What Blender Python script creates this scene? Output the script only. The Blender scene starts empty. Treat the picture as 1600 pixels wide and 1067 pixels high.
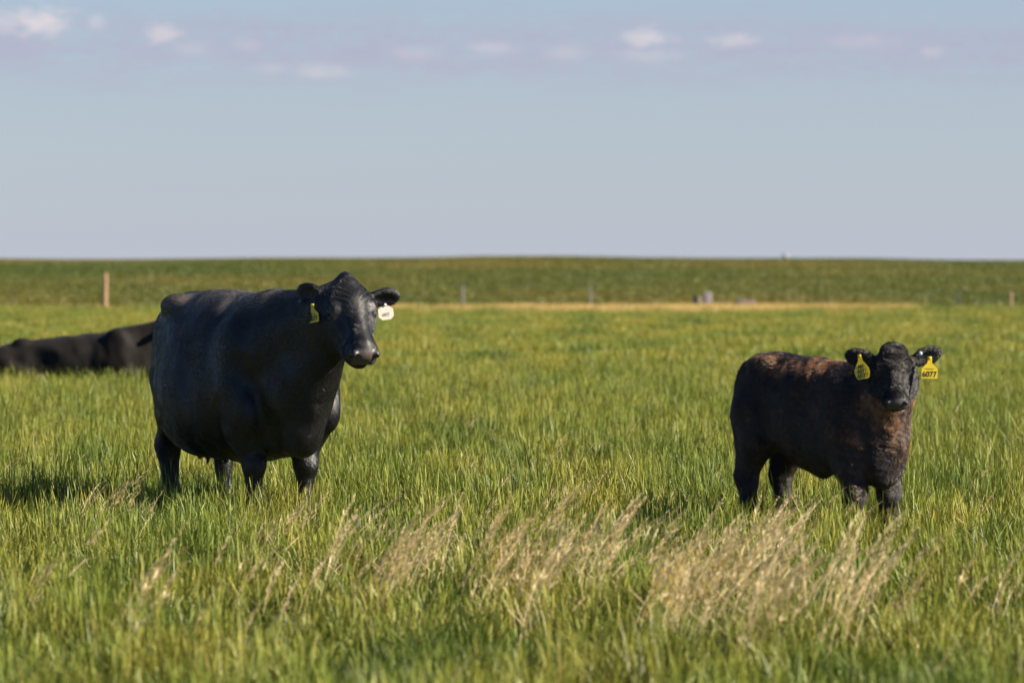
import bpy, math, random
import numpy as np
from mathutils import Vector, Matrix

rng = np.random.default_rng(7)
random.seed(7)
R = math.radians
S = bpy.context.scene
COL = S.collection

# ------------------------------------------------------------------ camera
CAM_H = 1.455
FPX = 8889.0                       # focal length in pixels of the 1600 px wide photograph
cam_d = bpy.data.cameras.new('camera')
cam = bpy.data.objects.new('camera', cam_d)
COL.objects.link(cam)
cam.location = (0, 0, CAM_H)
cam.rotation_euler = (R(90.0 - 0.686), 0, 0)
cam_d.sensor_width = 36.0
cam_d.lens = 200.0
cam_d.clip_start = 0.5
cam_d.clip_end = 20000
cam_d.dof.use_dof = True
cam_d.dof.focus_distance = 32.0
cam_d.dof.aperture_fstop = 4.8
cam_d.dof.aperture_blades = 9
S.camera = cam

# ------------------------------------------------------------------ light
SUN_EL, SUN_AZ = 33.0, 101.0       # azimuth clockwise from +Y: the sun stands right of the camera
wd = bpy.data.worlds.new('World')
S.world = wd
wd.use_nodes = True
nt = wd.node_tree
nt.nodes.clear()
def N(tree, kind, **kw):
    n = tree.nodes.new(kind)
    for k, v in kw.items():
        setattr(n, k, v)
    return n
def math_node(tree, op, a, b=None, clamp=False):
    n = N(tree, 'ShaderNodeMath', operation=op, use_clamp=clamp)
    for i, v in enumerate((a, b)):
        if v is None: continue
        if isinstance(v, (int, float)): n.inputs[i].default_value = v
        else: tree.links.new(v, n.inputs[i])
    return n.outputs[0]
def ramp(tree, fac, stops, interp='LINEAR'):
    n = N(tree, 'ShaderNodeValToRGB')
    cr = n.color_ramp
    cr.interpolation = interp
    while len(cr.elements) < len(stops): cr.elements.new(0.5)
    for e, (p, c) in zip(cr.elements, stops):
        e.position = p
        e.color = (*c, 1) if len(c) == 3 else c
    if fac is not None: tree.links.new(fac, n.inputs[0])
    return n.outputs[0]
def mix_col(tree, fac, a, b, blend='MIX'):
    n = N(tree, 'ShaderNodeMix', data_type='RGBA', blend_type=blend)
    for sock, v in ((n.inputs[0], fac), (n.inputs[6], a), (n.inputs[7], b)):
        if isinstance(v, (int, float)): sock.default_value = v
        elif isinstance(v, tuple): sock.default_value = (*v, 1)
        else: tree.links.new(v, sock)
    return n.outputs[2]

sky = N(nt, 'ShaderNodeTexSky', sky_type='NISHITA')
sky.sun_disc = False
sky.sun_elevation = R(SUN_EL)
sky.sun_rotation = R(SUN_AZ)
sky.altitude = 900
sky.air_density = 1.0
sky.dust_density = 0.6
sky.ozone_density = 2.2
tc = N(nt, 'ShaderNodeTexCoord')
sep = N(nt, 'ShaderNodeSeparateXYZ')
nt.links.new(tc.outputs['Generated'], sep.inputs[0])
dx, dy, dz = sep.outputs
az = math_node(nt, 'ARCTAN2', dx, dy)          # radians, 0 straight ahead
el = math_node(nt, 'ARCSINE', dz)
cmb = N(nt, 'ShaderNodeCombineXYZ')
nt.links.new(math_node(nt, 'MULTIPLY', az, 60.0), cmb.inputs[0])
nt.links.new(math_node(nt, 'MULTIPLY', el, 260.0), cmb.inputs[1])
n1 = N(nt, 'ShaderNodeTexNoise')
n1.inputs['Scale'].default_value = 1.0
n1.inputs['Detail'].default_value = 5.0
n1.inputs['Roughness'].default_value = 0.52
nt.links.new(cmb.outputs[0], n1.inputs['Vector'])
nz = n1.outputs['Fac']
n2 = N(nt, 'ShaderNodeTexNoise')
n2.inputs['Scale'].default_value = 3.0
n2.inputs['Detail'].default_value = 5.0
n2.inputs['Roughness'].default_value = 0.55
cmb2 = N(nt, 'ShaderNodeCombineXYZ')
nt.links.new(math_node(nt, 'MULTIPLY', az, 130.0), cmb2.inputs[0])
nt.links.new(math_node(nt, 'MULTIPLY', el, 330.0), cmb2.inputs[1])
nt.links.new(cmb2.outputs[0], n2.inputs['Vector'])
nz2 = n2.outputs['Fac']
# a long bank of far cloud lying low over the horizon all the way round
BANK = 0.0395
t = math_node(nt, 'DIVIDE', math_node(nt, 'SUBTRACT', el, BANK), 0.0072)
band = math_node(nt, 'EXPONENT', math_node(nt, 'MULTIPLY', math_node(nt, 'MULTIPLY', t, t), -1.0))
dens = math_node(nt, 'MULTIPLY', band, math_node(nt, 'MULTIPLY', math_node(nt, 'SUBTRACT', math_node(nt, 'ADD', math_node(nt, 'MULTIPLY', nz, .65), math_node(nt, 'MULTIPLY', nz2, .5)), 0.34), 3.2), True)
# sunlit heads of single cumulus clouds in the bank: azimuth, elevation, half width, half height, brightness
puff = None
PUFFS = [(65, 36, 44, 22, 1.0), (12, 36, 30, 18, .55), (152, 36, 13, 10, .55), (256, 54, 27, 15, .7), (385, 72, 22, 9, .3),
         (300, 78, 30, 12, .25), (505, 112, 40, 12, .45), (768, 76, 36, 10, .42), (1006, 60, 36, 13, .85), (1146, 64, 34, 10, .6),
         (650, 84, 40, 12, .25), (885, 84, 36, 12, .3), (1455, 82, 18, 9, .35), (1010, 88, 50, 10, .35), (425, 108, 30, 8, .25), (1350, 66, 60, 12, .25)]
for (px, py, hw, hh, br) in PUFFS:
    a0, e0 = (px - 800) / FPX, (427 - py) / FPX
    u = math_node(nt, 'DIVIDE', math_node(nt, 'SUBTRACT', az, a0), hw / FPX)
    v = math_node(nt, 'DIVIDE', math_node(nt, 'SUBTRACT', el, e0), hh / FPX)
    r2 = math_node(nt, 'ADD', math_node(nt, 'MULTIPLY', u, u), math_node(nt, 'MULTIPLY', v, v))
    # billowing edge: the rounded shape eaten into by noise, flatter below
    e = math_node(nt, 'EXPONENT', math_node(nt, 'MULTIPLY', r2, -0.8))
    e = math_node(nt, 'ADD', e, math_node(nt, 'MULTIPLY', math_node(nt, 'SUBTRACT', nz2, 0.5), 2.0))
    g = math_node(nt, 'MULTIPLY', math_node(nt, 'MULTIPLY', math_node(nt, 'SUBTRACT', e, 0.22), 1.25, True), br)
    g = math_node(nt, 'MULTIPLY', g, math_node(nt, 'LESS_THAN', r2, 5.0))
    puff = g if puff is None else math_node(nt, 'MAXIMUM', puff, g)
SKY_STR = 0.05
skyc = mix_col(nt, 1.0, sky.outputs[0], (0.63, 0.74, 0.95), 'MULTIPLY')
# haze of the far air, thickest at the horizon
hz = math_node(nt, 'EXPONENT', math_node(nt, 'DIVIDE', math_node(nt, 'MAXIMUM', el, 0.0), -0.042))
skyc = mix_col(nt, math_node(nt, 'MULTIPLY', hz, 0.85), skyc, (4.1, 4.32, 5.12))
cl = mix_col(nt, math_node(nt, 'MULTIPLY', dens, 0.72), skyc, (3.6, 3.5, 4.55))
cl = mix_col(nt, math_node(nt, 'MULTIPLY', puff, 0.62), cl, (7.0, 6.1, 6.2))
bg = N(nt, 'ShaderNodeBackground')
bg.inputs['Strength'].default_value = SKY_STR
nt.links.new(cl, bg.inputs['Color'])
out = N(nt, 'ShaderNodeOutputWorld')
nt.links.new(bg.outputs[0], out.inputs['Surface'])

sd = bpy.data.lights.new('sun', 'SUN')
sun = bpy.data.objects.new('sun', sd)
COL.objects.link(sun)
sd.energy = 5.0
sd.angle = R(0.5)
sd.color = (1.0, 0.90, 0.73)
sdir = Vector((math.sin(R(SUN_AZ)) * math.cos(R(SUN_EL)), math.cos(R(SUN_AZ)) * math.cos(R(SUN_EL)), math.sin(R(SUN_EL))))
sun.rotation_euler = sdir.to_track_quat('Z', 'Y').to_euler()
sun.location = (60, -10, 45)

S.view_settings.view_transform = 'Standard'
S.view_settings.look = 'None'
S.view_settings.gamma = 1.0
S.view_settings.use_curve_mapping = False
S.view_settings.exposure = 1.34
S.render.engine = 'CYCLES'
S.cycles.use_denoising = True
S.cycles.max_bounces = 6
S.cycles.transparent_max_bounces = 8

# ------------------------------------------------------------------ helpers
def tag(o, label=None, cat=None, group=None, kind=None):
    if label: o['label'] = label
    if cat: o['category'] = cat
    if group: o['group'] = group
    if kind: o['kind'] = kind
    return o
def mesh_obj(name, verts, faces, mat=None, parent=None, smooth=False):
    me = bpy.data.meshes.new(name)
    me.from_pydata([tuple(map(float, v)) for v in verts], [], [tuple(map(int, f)) for f in faces])
    me.update()
    if smooth:
        me.shade_smooth()
    if mat: me.materials.append(mat)
    o = bpy.data.objects.new(name, me)
    COL.objects.link(o)
    if parent: o.parent = parent
    return o
def fast_mesh(name, V, Q, mat, n=4):
    """V (N,3) float, Q (M,n) int -> mesh"""
    me = bpy.data.meshes.new(name)
    me.vertices.add(len(V)); me.loops.add(len(Q) * n); me.polygons.add(len(Q))
    me.vertices.foreach_set('co', np.ascontiguousarray(V, np.float32).ravel())
    me.loops.foreach_set('vertex_index', np.ascontiguousarray(Q, np.int32).ravel())
    me.polygons.foreach_set('loop_start', np.arange(0, len(Q) * n, n, dtype=np.int32))
    me.polygons.foreach_set('use_smooth', np.ones(len(Q), bool))
    me.update(calc_edges=True)
    if mat: me.materials.append(mat)
    return me
def float_attr(me, name, vals, domain='POINT'):
    a = me.attributes.new(name, 'FLOAT', domain)
    a.data.foreach_set('value', np.ascontiguousarray(vals, np.float32))
def empty(name, loc, rz=0.0):
    o = bpy.data.objects.new(name, None)
    COL.objects.link(o)
    o.location = loc
    o.rotation_euler = (0, 0, rz)
    o.empty_display_size = 0.1
    return o
def new_mat(name):
    m = bpy.data.materials.new(name)
    m.use_nodes = True
    t = m.node_tree
    b = t.nodes['Principled BSDF']
    return m, t, b
def setp(b, **kw):
    for k, v in kw.items():
        k = k.replace('_', ' ')
        s = b.inputs[k]
        s.default_value = (*v, 1) if isinstance(v, tuple) and len(v) == 3 and s.type == 'RGBA' else v
def attr(t, name):
    n = N(t, 'ShaderNodeAttribute'); n.attribute_name = name
    return n
def noise(t, scale, detail=3.0, vec=None, rough=0.5, loc=None):
    n = N(t, 'ShaderNodeTexNoise')
    n.inputs['Scale'].default_value = scale
    n.inputs['Detail'].default_value = detail
    n.inputs['Roughness'].default_value = rough
    if vec is not None: t.links.new(vec, n.inputs['Vector'])
    return n.outputs['Fac']
def world_pos(t, scale=(1, 1, 1)):
    g = N(t, 'ShaderNodeNewGeometry')
    m = N(t, 'ShaderNodeMapping')
    m.inputs['Scale'].default_value = scale
    t.links.new(g.outputs['Position'], m.inputs['Vector'])
    return m.outputs['Vector']

# ------------------------------------------------------------------ materials of the land
def leaf_material(name, stops, patch_stops, patch_scale, rough=0.5, trans=0.35, tip=None, patch_amt=0.6):
    """blade colour from a per-blade random value, shifted by broad patches over the land"""
    m, t, b = new_mat(name)
    r = attr(t, 'rnd').outputs['Fac']
    c = ramp(t, r, stops)
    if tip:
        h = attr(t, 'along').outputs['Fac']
        c = mix_col(t, ramp(t, h, [(0.0, (0, 0, 0)), (0.55, (.15, .15, .15)), (1.0, (.8, .8, .8))]), c, tip)  # paler tips, darker bases: blade tint plus painted-in sun and shade
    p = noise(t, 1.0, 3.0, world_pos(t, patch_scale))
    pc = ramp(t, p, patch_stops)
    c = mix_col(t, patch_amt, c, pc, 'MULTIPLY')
    t.links.new(c, b.inputs['Base Color'])
    setp(b, Roughness=rough)
    b.inputs['Specular IOR Level'].default_value = 0.35
    tr = N(t, 'ShaderNodeBsdfTranslucent')
    tc_ = mix_col(t, 1.0, c, (1.25, 1.2, 0.55), 'MULTIPLY')
    t.links.new(tc_, tr.inputs['Color'])
    mx = N(t, 'ShaderNodeMixShader')
    mx.inputs[0].default_value = trans
    t.links.new(b.outputs[0], mx.inputs[1]); t.links.new(tr.outputs[0], mx.inputs[2])
    t.links.new(mx.outputs[0], t.nodes['Material Output'].inputs['Surface'])
    return m

PATCH = [(0.32, (.36, .56, .34)), (0.44, (.72, .92, .70)), (0.56, (1.05, 1.05, .9)), (0.70, (1.30, 1.18, 1.0))]
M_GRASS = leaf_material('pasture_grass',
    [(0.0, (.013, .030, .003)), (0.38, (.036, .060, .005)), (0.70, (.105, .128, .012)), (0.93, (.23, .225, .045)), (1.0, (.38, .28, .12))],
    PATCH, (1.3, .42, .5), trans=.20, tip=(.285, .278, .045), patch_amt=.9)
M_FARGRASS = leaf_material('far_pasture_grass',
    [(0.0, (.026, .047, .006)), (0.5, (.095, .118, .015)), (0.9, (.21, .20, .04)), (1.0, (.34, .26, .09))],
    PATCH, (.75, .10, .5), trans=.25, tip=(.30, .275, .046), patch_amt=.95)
M_DRY = leaf_material('dry_seed_grass',
    [(0.0, (.36, .26, .13)), (0.5, (.61, .48, .27)), (1.0, (.78, .66, .42))],
    [(0.3, (.85, .85, .85)), (0.7, (1.1, 1.1, 1.1))], (1, 1, 1), rough=0.6, trans=0.3)
M_BROWN = leaf_material('dry_verge_grass',
    [(0.0, (.32, .21, .085)), (0.5, (.54, .38, .16)), (1.0, (.68, .51, .25))],
    [(0.35, (.55, .65, .4)), (0.6, (1.1, 1.05, 1.0))], (.12, .3, 1), rough=0.7, trans=0.25)
M_CROP = leaf_material('crop_leaves',
    [(0.0, (.060, .078, .012)), (0.5, (.104, .122, .019)), (1.0, (.165, .155, .038))],
    [(0.34, (.62, .8, .6)), (0.48, (1.0, 1.0, 1.0)), (0.62, (1.5, 1.1, 1.15)), (0.75, (1.9, 1.25, 1.5))], (.035, .012, .2), trans=0.25, patch_amt=0.85)

m_soil, t, b = new_mat('pasture_soil')
c = ramp(t, noise(t, 1.2, 6, world_pos(t)), [(0.3, (.035, .045, .012)), (0.7, (.085, .095, .025))])
t.links.new(c, b.inputs['Base Color']); setp(b, Roughness=0.95)
m_field, t, b = new_mat('field_soil')
c = ramp(t, noise(t, 1.0, 5, world_pos(t, (.035, .012, .2))), [(0.3, (.045, .06, .02)), (0.55, (.075, .085, .03)), (0.75, (.15, .12, .06))])
t.links.new(c, b.inputs['Base Color']); setp(b, Roughness=0.95)

# ------------------------------------------------------------------ the land
FENCE_Y = 211.0
FIELD_Y = 214.5
CREST = 600.0
def hill(x, y):
    """height of the far field: level at the verge, a long rise to a crest, then falling away"""
    y = np.asarray(y, float); x = np.asarray(x, float)
    u = np.clip((y - FIELD_Y) / (CREST - FIELD_Y), 0, 1)
    top = 2.72 + 0.30 * np.exp(-((x + 4.0) / 24.0) ** 2) + 0.06 * np.sin(x * 0.21 + 1.0) + 0.05 * np.sin(x * 0.083)
    z = top * (1.35 * u - 0.35 * u ** 3.2)
    z = np.where(y > CREST, top - ((y - CREST) / 55.0) ** 2, z)
    return np.maximum(z, -4.0 + 0 * x)
def sheet(name, xs, ys, zf, mat):
    X, Y = np.meshgrid(xs, ys, indexing='ij')
    Z = zf(X, Y)
    V = np.stack([X, Y, Z], -1).reshape(-1, 3)
    ny = len(ys)
    I = np.arange(len(xs) * ny).reshape(len(xs), ny)
    Q = np.stack([I[:-1, :-1], I[1:, :-1], I[1:, 1:], I[:-1, 1:]], -1).reshape(-1, 4)
    o = bpy.data.objects.new(name, fast_mesh(name, V, Q, mat))
    COL.objects.link(o)
    o['kind'] = 'structure'
    return o
xs = np.concatenate([[-5000, -1500, -500, -200], np.linspace(-110, 110, 111), [200, 500, 1500, 5000]])
sheet('pasture_ground', xs, np.concatenate([[-3000, -500, -50], np.linspace(0, FIELD_Y, 60)]), lambda x, y: 0 * x, m_soil)
sheet('far_field', xs, np.concatenate([np.linspace(FIELD_Y, 760, 180), [900, 1500, 3000, 9000]]), hill, m_field)

# ---- tufts of leaves, made once and scattered
def blades(n, w, d, hmin, hmax, width, lean, bend, segs=3, bias=(0, 0), seed=0, wide_mid=0.5, hpow=1.0):
    """n tapered, bent blades over a w x d patch; returns V, Q, rnd, along"""
    g = np.random.default_rng(seed)
    px = g.uniform(-w / 2, w / 2, n); py = g.uniform(-d / 2, d / 2, n)
    h = hmin + (hmax - hmin) * g.random(n) ** hpow
    a = g.uniform(0, 2 * np.pi, n)
    wd_ = width * g.uniform(0.6, 1.3, n)
    ln = np.abs(g.normal(0, lean, n)); la = g.uniform(0, 2 * np.pi, n)
    lx = np.cos(la) * ln + bias[0]; ly = np.sin(la) * ln + bias[1]
    bd = bend * g.uniform(0.2, 1.4, n)
    rows = []
    T = np.linspace(0, 1, segs + 1)
    for t in T:
        cx = px + h * (lx * t + lx * bd * 2 * t * t + 0.15 * bd * np.cos(la) * t * t)
        cy = py + h * (ly * t + ly * bd * 2 * t * t + 0.15 * bd * np.sin(la) * t * t)
        cz = h * (t - 0.35 * bd * t ** 3)
        ww = wd_ * (0.55 + 0.9 * t * (1 - t) * 2 - 0.50 * t ** 3) * 0.5
        ww = np.maximum(ww, wd_ * 0.06)
        rows.append(np.stack([np.stack([cx - np.cos(a) * ww, cy - np.sin(a) * ww, cz], -1),
                              np.stack([cx + np.cos(a) * ww, cy + np.sin(a) * ww, cz], -1)], 1))
    V = np.stack(rows, 1)                                  # n, rows, 2, 3
    k = (segs + 1) * 2
    base = (np.arange(n) * k)[:, None, None]
    q = np.array([[2 * i, 2 * i + 1, 2 * i + 3, 2 * i + 2] for i in range(segs)])[None]
    Q = (base + q).reshape(-1, 4)
    rnd = np.repeat(g.random(n), k)
    al = np.tile(np.repeat(T, 2), n)
    return V.reshape(-1, 3), Q, rnd, al
def spikes(n, w, hmin, hmax, seed):
    """thin stems, each ending in a narrow flower spike"""
    g = np.random.default_rng(seed)
    V, Q, r, al = [], [], [], []
    for i in range(n):
        x, y = g.uniform(-w / 2, w / 2, 2); h = g.uniform(hmin, hmax); a = g.uniform(0, np.pi)
        lx, ly = g.normal(.10, .12), g.normal(0, .10); rv = g.uniform(.55, .98); sl = g.uniform(.035, .065); sw = g.uniform(.005, .0082)
        b = len(V)
        for t_, w_ in ((0, .0022), (1 - sl / h, .002), (1 - sl / h * .85, sw * .8), (1 - sl / h * .4, sw), (1, .0012)):
            c = np.array([x + lx * h * t_ ** 1.6, y + ly * h * t_ ** 1.6, h * t_]); d = np.array([np.cos(a), np.sin(a), 0]) * w_ / 2
            V += [c - d, c + d]; r += [rv, rv]; al += [min(t_, .85)] * 2
        Q += [[b + 2 * k_, b + 2 * k_ + 1, b + 2 * k_ + 3, b + 2 * k_ + 2] for k_ in range(4)]
    return np.array(V), np.array(Q), np.array(r), np.array(al)
def leaf_mesh(name, parts, mat):
    Vs, Qs, rs, als, off = [], [], [], [], 0
    for V, Q, r, al in parts:
        Vs.append(V); Qs.append(Q + off); rs.append(r); als.append(al); off += len(V)
    V = np.concatenate(Vs); Q = np.concatenate(Qs)
    me = fast_mesh(name, V, Q, mat)
    float_attr(me, 'rnd', np.concatenate(rs)); float_attr(me, 'along', np.concatenate(als))
    return me
def scatter(name, meshes, P, rz, scl, label, cat, tilt=None):
    """one object holding many copies of the tuft meshes at the points P"""
    src = bpy.data.collections.new(name + '_sources')
    for i, me in enumerate(meshes):
        src.objects.link(bpy.data.objects.new('%s_tuft_%02d' % (name, i), me))
    me = bpy.data.meshes.new(name)
    n = len(P)
    me.vertices.add(n)
    me.vertices.foreach_set('co', np.ascontiguousarray(P, np.float32).ravel())
    rot = np.zeros((n, 3), np.float32); rot[:, 2] = rz
    if tilt is not None: rot[:, 0:2] = tilt
    a = me.attributes.new('rot', 'FLOAT_VECTOR', 'POINT'); a.data.foreach_set('vector', rot.ravel())
    a = me.attributes.new('scl', 'FLOAT_VECTOR', 'POINT'); a.data.foreach_set('vector', np.ascontiguousarray(scl, np.float32).ravel())
    a = me.attributes.new('idx', 'INT', 'POINT'); a.data.foreach_set('value', rng.integers(0, len(meshes), n).astype(np.int32))
    o = bpy.data.objects.new(name, me)
    COL.objects.link(o)
    ng = bpy.data.node_groups.new(name + '_scatter', 'GeometryNodeTree')
    ng.interface.new_socket('Geometry', in_out='INPUT', socket_type='NodeSocketGeometry')
    ng.interface.new_socket('Geometry', in_out='OUTPUT', socket_type='NodeSocketGeometry')
    gi, go = N(ng, 'NodeGroupInput'), N(ng, 'NodeGroupOutput')
    ci = N(ng, 'GeometryNodeCollectionInfo')
    ci.inputs['Collection'].default_value = src
    ci.inputs['Separate Children'].default_value = True
    ci.inputs['Reset Children'].default_value = True
    iop = N(ng, 'GeometryNodeInstanceOnPoints')
    iop.inputs['Pick Instance'].default_value = True
    def named(nm, ty):
        a = N(ng, 'GeometryNodeInputNamedAttribute', data_type=ty)
        a.inputs['Name'].default_value = nm
        return a.outputs[0]
    e2r = N(ng, 'FunctionNodeEulerToRotation')
    L = ng.links.new
    L(named('rot', 'FLOAT_VECTOR'), e2r.inputs[0])
    L(gi.outputs[0], iop.inputs['Points']); L(ci.outputs[0], iop.inputs['Instance'])
    L(named('idx', 'INT'), iop.inputs['Instance Index']); L(e2r.outputs[0], iop.inputs['Rotation'])
    L(named('scl', 'FLOAT_VECTOR'), iop.inputs['Scale']); L(iop.outputs[0], go.inputs[0])
    md = o.modifiers.new('scatter', 'NODES'); md.node_group = ng
    return tag(o, label, cat, kind='stuff')
def wedge(y0, y1, per_m2, margin, slope=0.112):
    """random ground points over the part of the land that lies in view, and some way beside it"""
    area = slope * (y1 ** 2 - y0 ** 2) + 2 * margin * (y1 - y0)
    n = int(area * per_m2)
    y = np.empty(0); x = np.empty(0)
    while len(y) < n:
        yy = rng.uniform(y0, y1, n); w = slope * yy + margin
        keep = rng.random(n) < w / (slope * y1 + margin)
        yy = yy[keep]; w = w[keep]
        y = np.concatenate([y, yy]); x = np.concatenate([x, rng.uniform(-1, 1, len(yy)) * w])
    return x[:n], y[:n]
def smooth_noise(x, y, scale, seed):
    g = np.random.default_rng(seed); v = np.zeros_like(x)
    for k in range(14):
        a = g.uniform(0, 2 * np.pi); f = scale * g.uniform(0.5, 2.2)
        v += np.sin(f * (np.cos(a) * x + np.sin(a) * y) + g.uniform(0, 6.28))
    return v / 14 ** 0.5
REST = (-5.15, 68.4)              # where the lying cow rests
def off_rest(x, y):
    return (((x - REST[0] + .15) / 1.6) ** 2 + ((y - REST[1]) / 0.62) ** 2) > 1.0

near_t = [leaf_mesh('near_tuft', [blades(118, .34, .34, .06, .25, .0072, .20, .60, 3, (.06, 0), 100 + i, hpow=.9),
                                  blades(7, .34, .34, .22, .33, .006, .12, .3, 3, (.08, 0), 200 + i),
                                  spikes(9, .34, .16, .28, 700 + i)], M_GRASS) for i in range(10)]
x, y = wedge(12.5, 78, 9.0, 4.0, .14)
k = off_rest(x, y); x, y = x[k], y[k]
s = 1.12 + 0.25 * smooth_noise(x, y, 4.5, 1) + 0.11 * smooth_noise(x, y, 1.4, 11) + rng.uniform(-.12, .12, len(x))
def dip(x, y, x0, y0, rx, ry, f):                          # hollows and rises shaped into the sward, mainly so cast shadows show
    return 1 - f * np.exp(-((x - x0) / rx) ** 2 - ((y - y0) / ry) ** 2)
s = s * dip(x, y, -3.25, 32.0, 1.15, .9, .80) * dip(x, y, -1.35, 32.2, .75, .6, -.22) * dip(x, y, -2.9, 33.8, 1.2, .5, -.34) * dip(x, y, 1.12, 30.0, .55, .5, .34)
s = np.clip(s * np.clip(.78 + (y - 14) / 70, 0, 1), .36, 1.6)
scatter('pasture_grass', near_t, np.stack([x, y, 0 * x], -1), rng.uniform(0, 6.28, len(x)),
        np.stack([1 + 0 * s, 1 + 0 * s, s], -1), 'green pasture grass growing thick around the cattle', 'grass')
def dryness(x, y):
    return np.exp(-((x - 4.5) / 7.5) ** 2) * np.clip((y - 176) / 25, 0, 1) + np.clip((y - 207) / 3, 0, 1) * .5 * np.exp(-((x - 4.5) / 9.5) ** 2)
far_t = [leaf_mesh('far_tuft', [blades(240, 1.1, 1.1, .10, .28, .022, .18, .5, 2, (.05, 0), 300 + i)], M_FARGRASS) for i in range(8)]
x, y = wedge(74, FENCE_Y + 2, 2.0, 7.0, .17)
k = off_rest(x, y) & (rng.random(len(x)) > .9 * dryness(x, y)); x, y = x[k], y[k]
s = np.clip(1.0 + 0.26 * smooth_noise(x, y, 1.3, 2) + rng.uniform(-.12, .12, len(x)), .5, 1.4)
scatter('distant_grass', far_t, np.stack([x, y, 0 * x], -1), rng.uniform(0, 6.28, len(x)),
        np.stack([1 + 0 * s, 1 + 0 * s, s], -1), 'yellowish green pasture grass running back to the fence line', 'grass')
brown_t = [leaf_mesh('verge_tuft', [blades(170, 1.0, .8, .13, .36, .022, .2, .4, 2, (.06, 0), 400 + i)], M_BROWN) for i in range(6)]
n = 6500
x = rng.uniform(-30, 30, n); y = FENCE_Y + 1.5 - np.abs(rng.normal(0, 13.0, n)) * (rng.random(n) ** .6)
# thickest between the two metal posts and the pump box, thinning to both sides
p = np.clip(0.01 + 0.75 * np.exp(-((x - 4.5) / 7.0) ** 2) + .3 * smooth_noise(x, y * .25, .6, 5) * np.exp(-((x - 4.5) / 10.0) ** 2), 0, 1) * np.where(y > FENCE_Y - 3, 1, np.exp(-((x - 4.5) / 7.5) ** 2))
k = rng.random(n) < p
x, y = x[k], y[k]
s = rng.uniform(.7, 1.2, len(x))
scatter('dry_verge_grass', brown_t, np.stack([x, y, 0 * x], -1), rng.uniform(0, 6.28, len(x)),
        np.stack([1 + 0 * s, 1 + 0 * s, s], -1), 'strip of dry tan grass along the fence line', 'grass')

def seed_stalk(seed):
    """a dry grass stalk with a feathery, nodding seed head"""
    g = np.random.default_rng(seed)
    parts = []
    h = g.uniform(.36, .58); lean = g.uniform(.25, .62); hl = g.uniform(.15, .23)
    def axis(t):
        return np.array([h * lean * (t ** 1.8) + 0.05 * max(0, t - .8), g_y * h * t * t, h * (t - .10 * lean * t ** 3)])
    g_y = g.uniform(-.12, .12)
    V, Q, r, al = [], [], [], []
    def strip(pts, ws, rv):
        b = len(V)
        a = g.uniform(0, np.pi); sd_ = np.array([np.cos(a), np.sin(a), 0])
        for p_, w_ in zip(pts, ws):
            V.append(p_ - sd_ * w_ / 2); V.append(p_ + sd_ * w_ / 2); r.extend([rv, rv]); al.extend([.5, .5])
        for i in range(len(pts) - 1):
            Q.append([b + 2 * i, b + 2 * i + 1, b + 2 * i + 3, b + 2 * i + 2])
    ts = np.linspace(0, 1, 7)
    strip([axis(t) for t in ts], [.0035] * 6 + [.002], g.uniform(.3, .8))
    ns = g.integers(38, 54)
    for i in range(ns):
        f = i / (ns - 1)
        t = 1 - hl / h * (1 - f)
        p0 = axis(t)
        up = axis(min(t + .05, 1.0)) - axis(t - .05); up /= np.linalg.norm(up)
        sp = g.normal(0, 1, 3); sp[2] = abs(sp[2]) * .3; sp /= np.linalg.norm(sp)
        L_ = g.uniform(.024, .055) * (1.15 - .75 * f)
        d_ = up * .8 + sp * .75 + np.array([.28, 0, 0]); d_ /= np.linalg.norm(d_)
        p1 = p0 + d_ * L_ * .5; p2 = p0 + d_ * L_ + np.array([.003, 0, -.004])
        strip([p0, p1, p2], [.002, g.uniform(.0045, .0075), .001], g.random())
    for i in range(g.integers(1, 3)):                       # dry leaves low on the stalk
        t0 = g.uniform(.15, .5); p0 = axis(t0); a = g.uniform(0, 6.28); L_ = g.uniform(.1, .2)
        d_ = np.array([np.cos(a), np.sin(a), .9])
        strip([p0, p0 + d_ * L_ * .5, p0 + d_ * L_ * .9 + np.array([0, 0, -.05])], [.004, .006, .001], g.random() * .6)
    return np.array(V), np.array(Q), np.array(r), np.array(al)
dry_t = [leaf_mesh('seed_stalk', [seed_stalk(500 + i)], M_DRY) for i in range(16)]
# drifts of ripe seed heads: place (X, Y), spread, number
def at(px, Y): return (px - 800) / FPX * Y
DRIFT = [(680, 22.3, .34, 1.0, 62), (600, 22.8, .22, .7, 24), (800, 21.8, .32, .8, 60), (900, 24.2, .28, .9, 40), (960, 21.0, .34, .8, 50),
         (1080, 19.6, .34, .8, 130), (1170, 19.8, .28, .9, 130), (1230, 19.0, .20, .7, 48), (1300, 21.3, .30, .9, 32), (1330, 19.2, .22, .6, 24),
         (1400, 23.5, .4, 1.6, 16), (1420, 19.0, .20, .5, 9), (1270, 25.5, .4, 1.0, 26), (1100, 24.5, .5, 1.2, 20), (760, 25.0, .6, 1.2, 18),
         (25, 34.5, .22, 1.0, 16), (275, 31.0, .10, .3, 8), (150, 31.2, .4, .5, 8), (505, 28.5, .30, .8, 9), (1500, 27.0, .5, 2.5, 12),
         (690, 34.0, .7, 2.5, 8), (1000, 33.5, .9, 2.5, 12), (930, 31.5, .2, .6, 16), (200, 36.0, .8, 3.0, 10), (1345, 30.0, .15, .3, 8), (400, 24, 1.0, 2.5, 8), (100, 20, .5, 1.5, 8)]
P, sc = [], []
RZ = []
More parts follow.
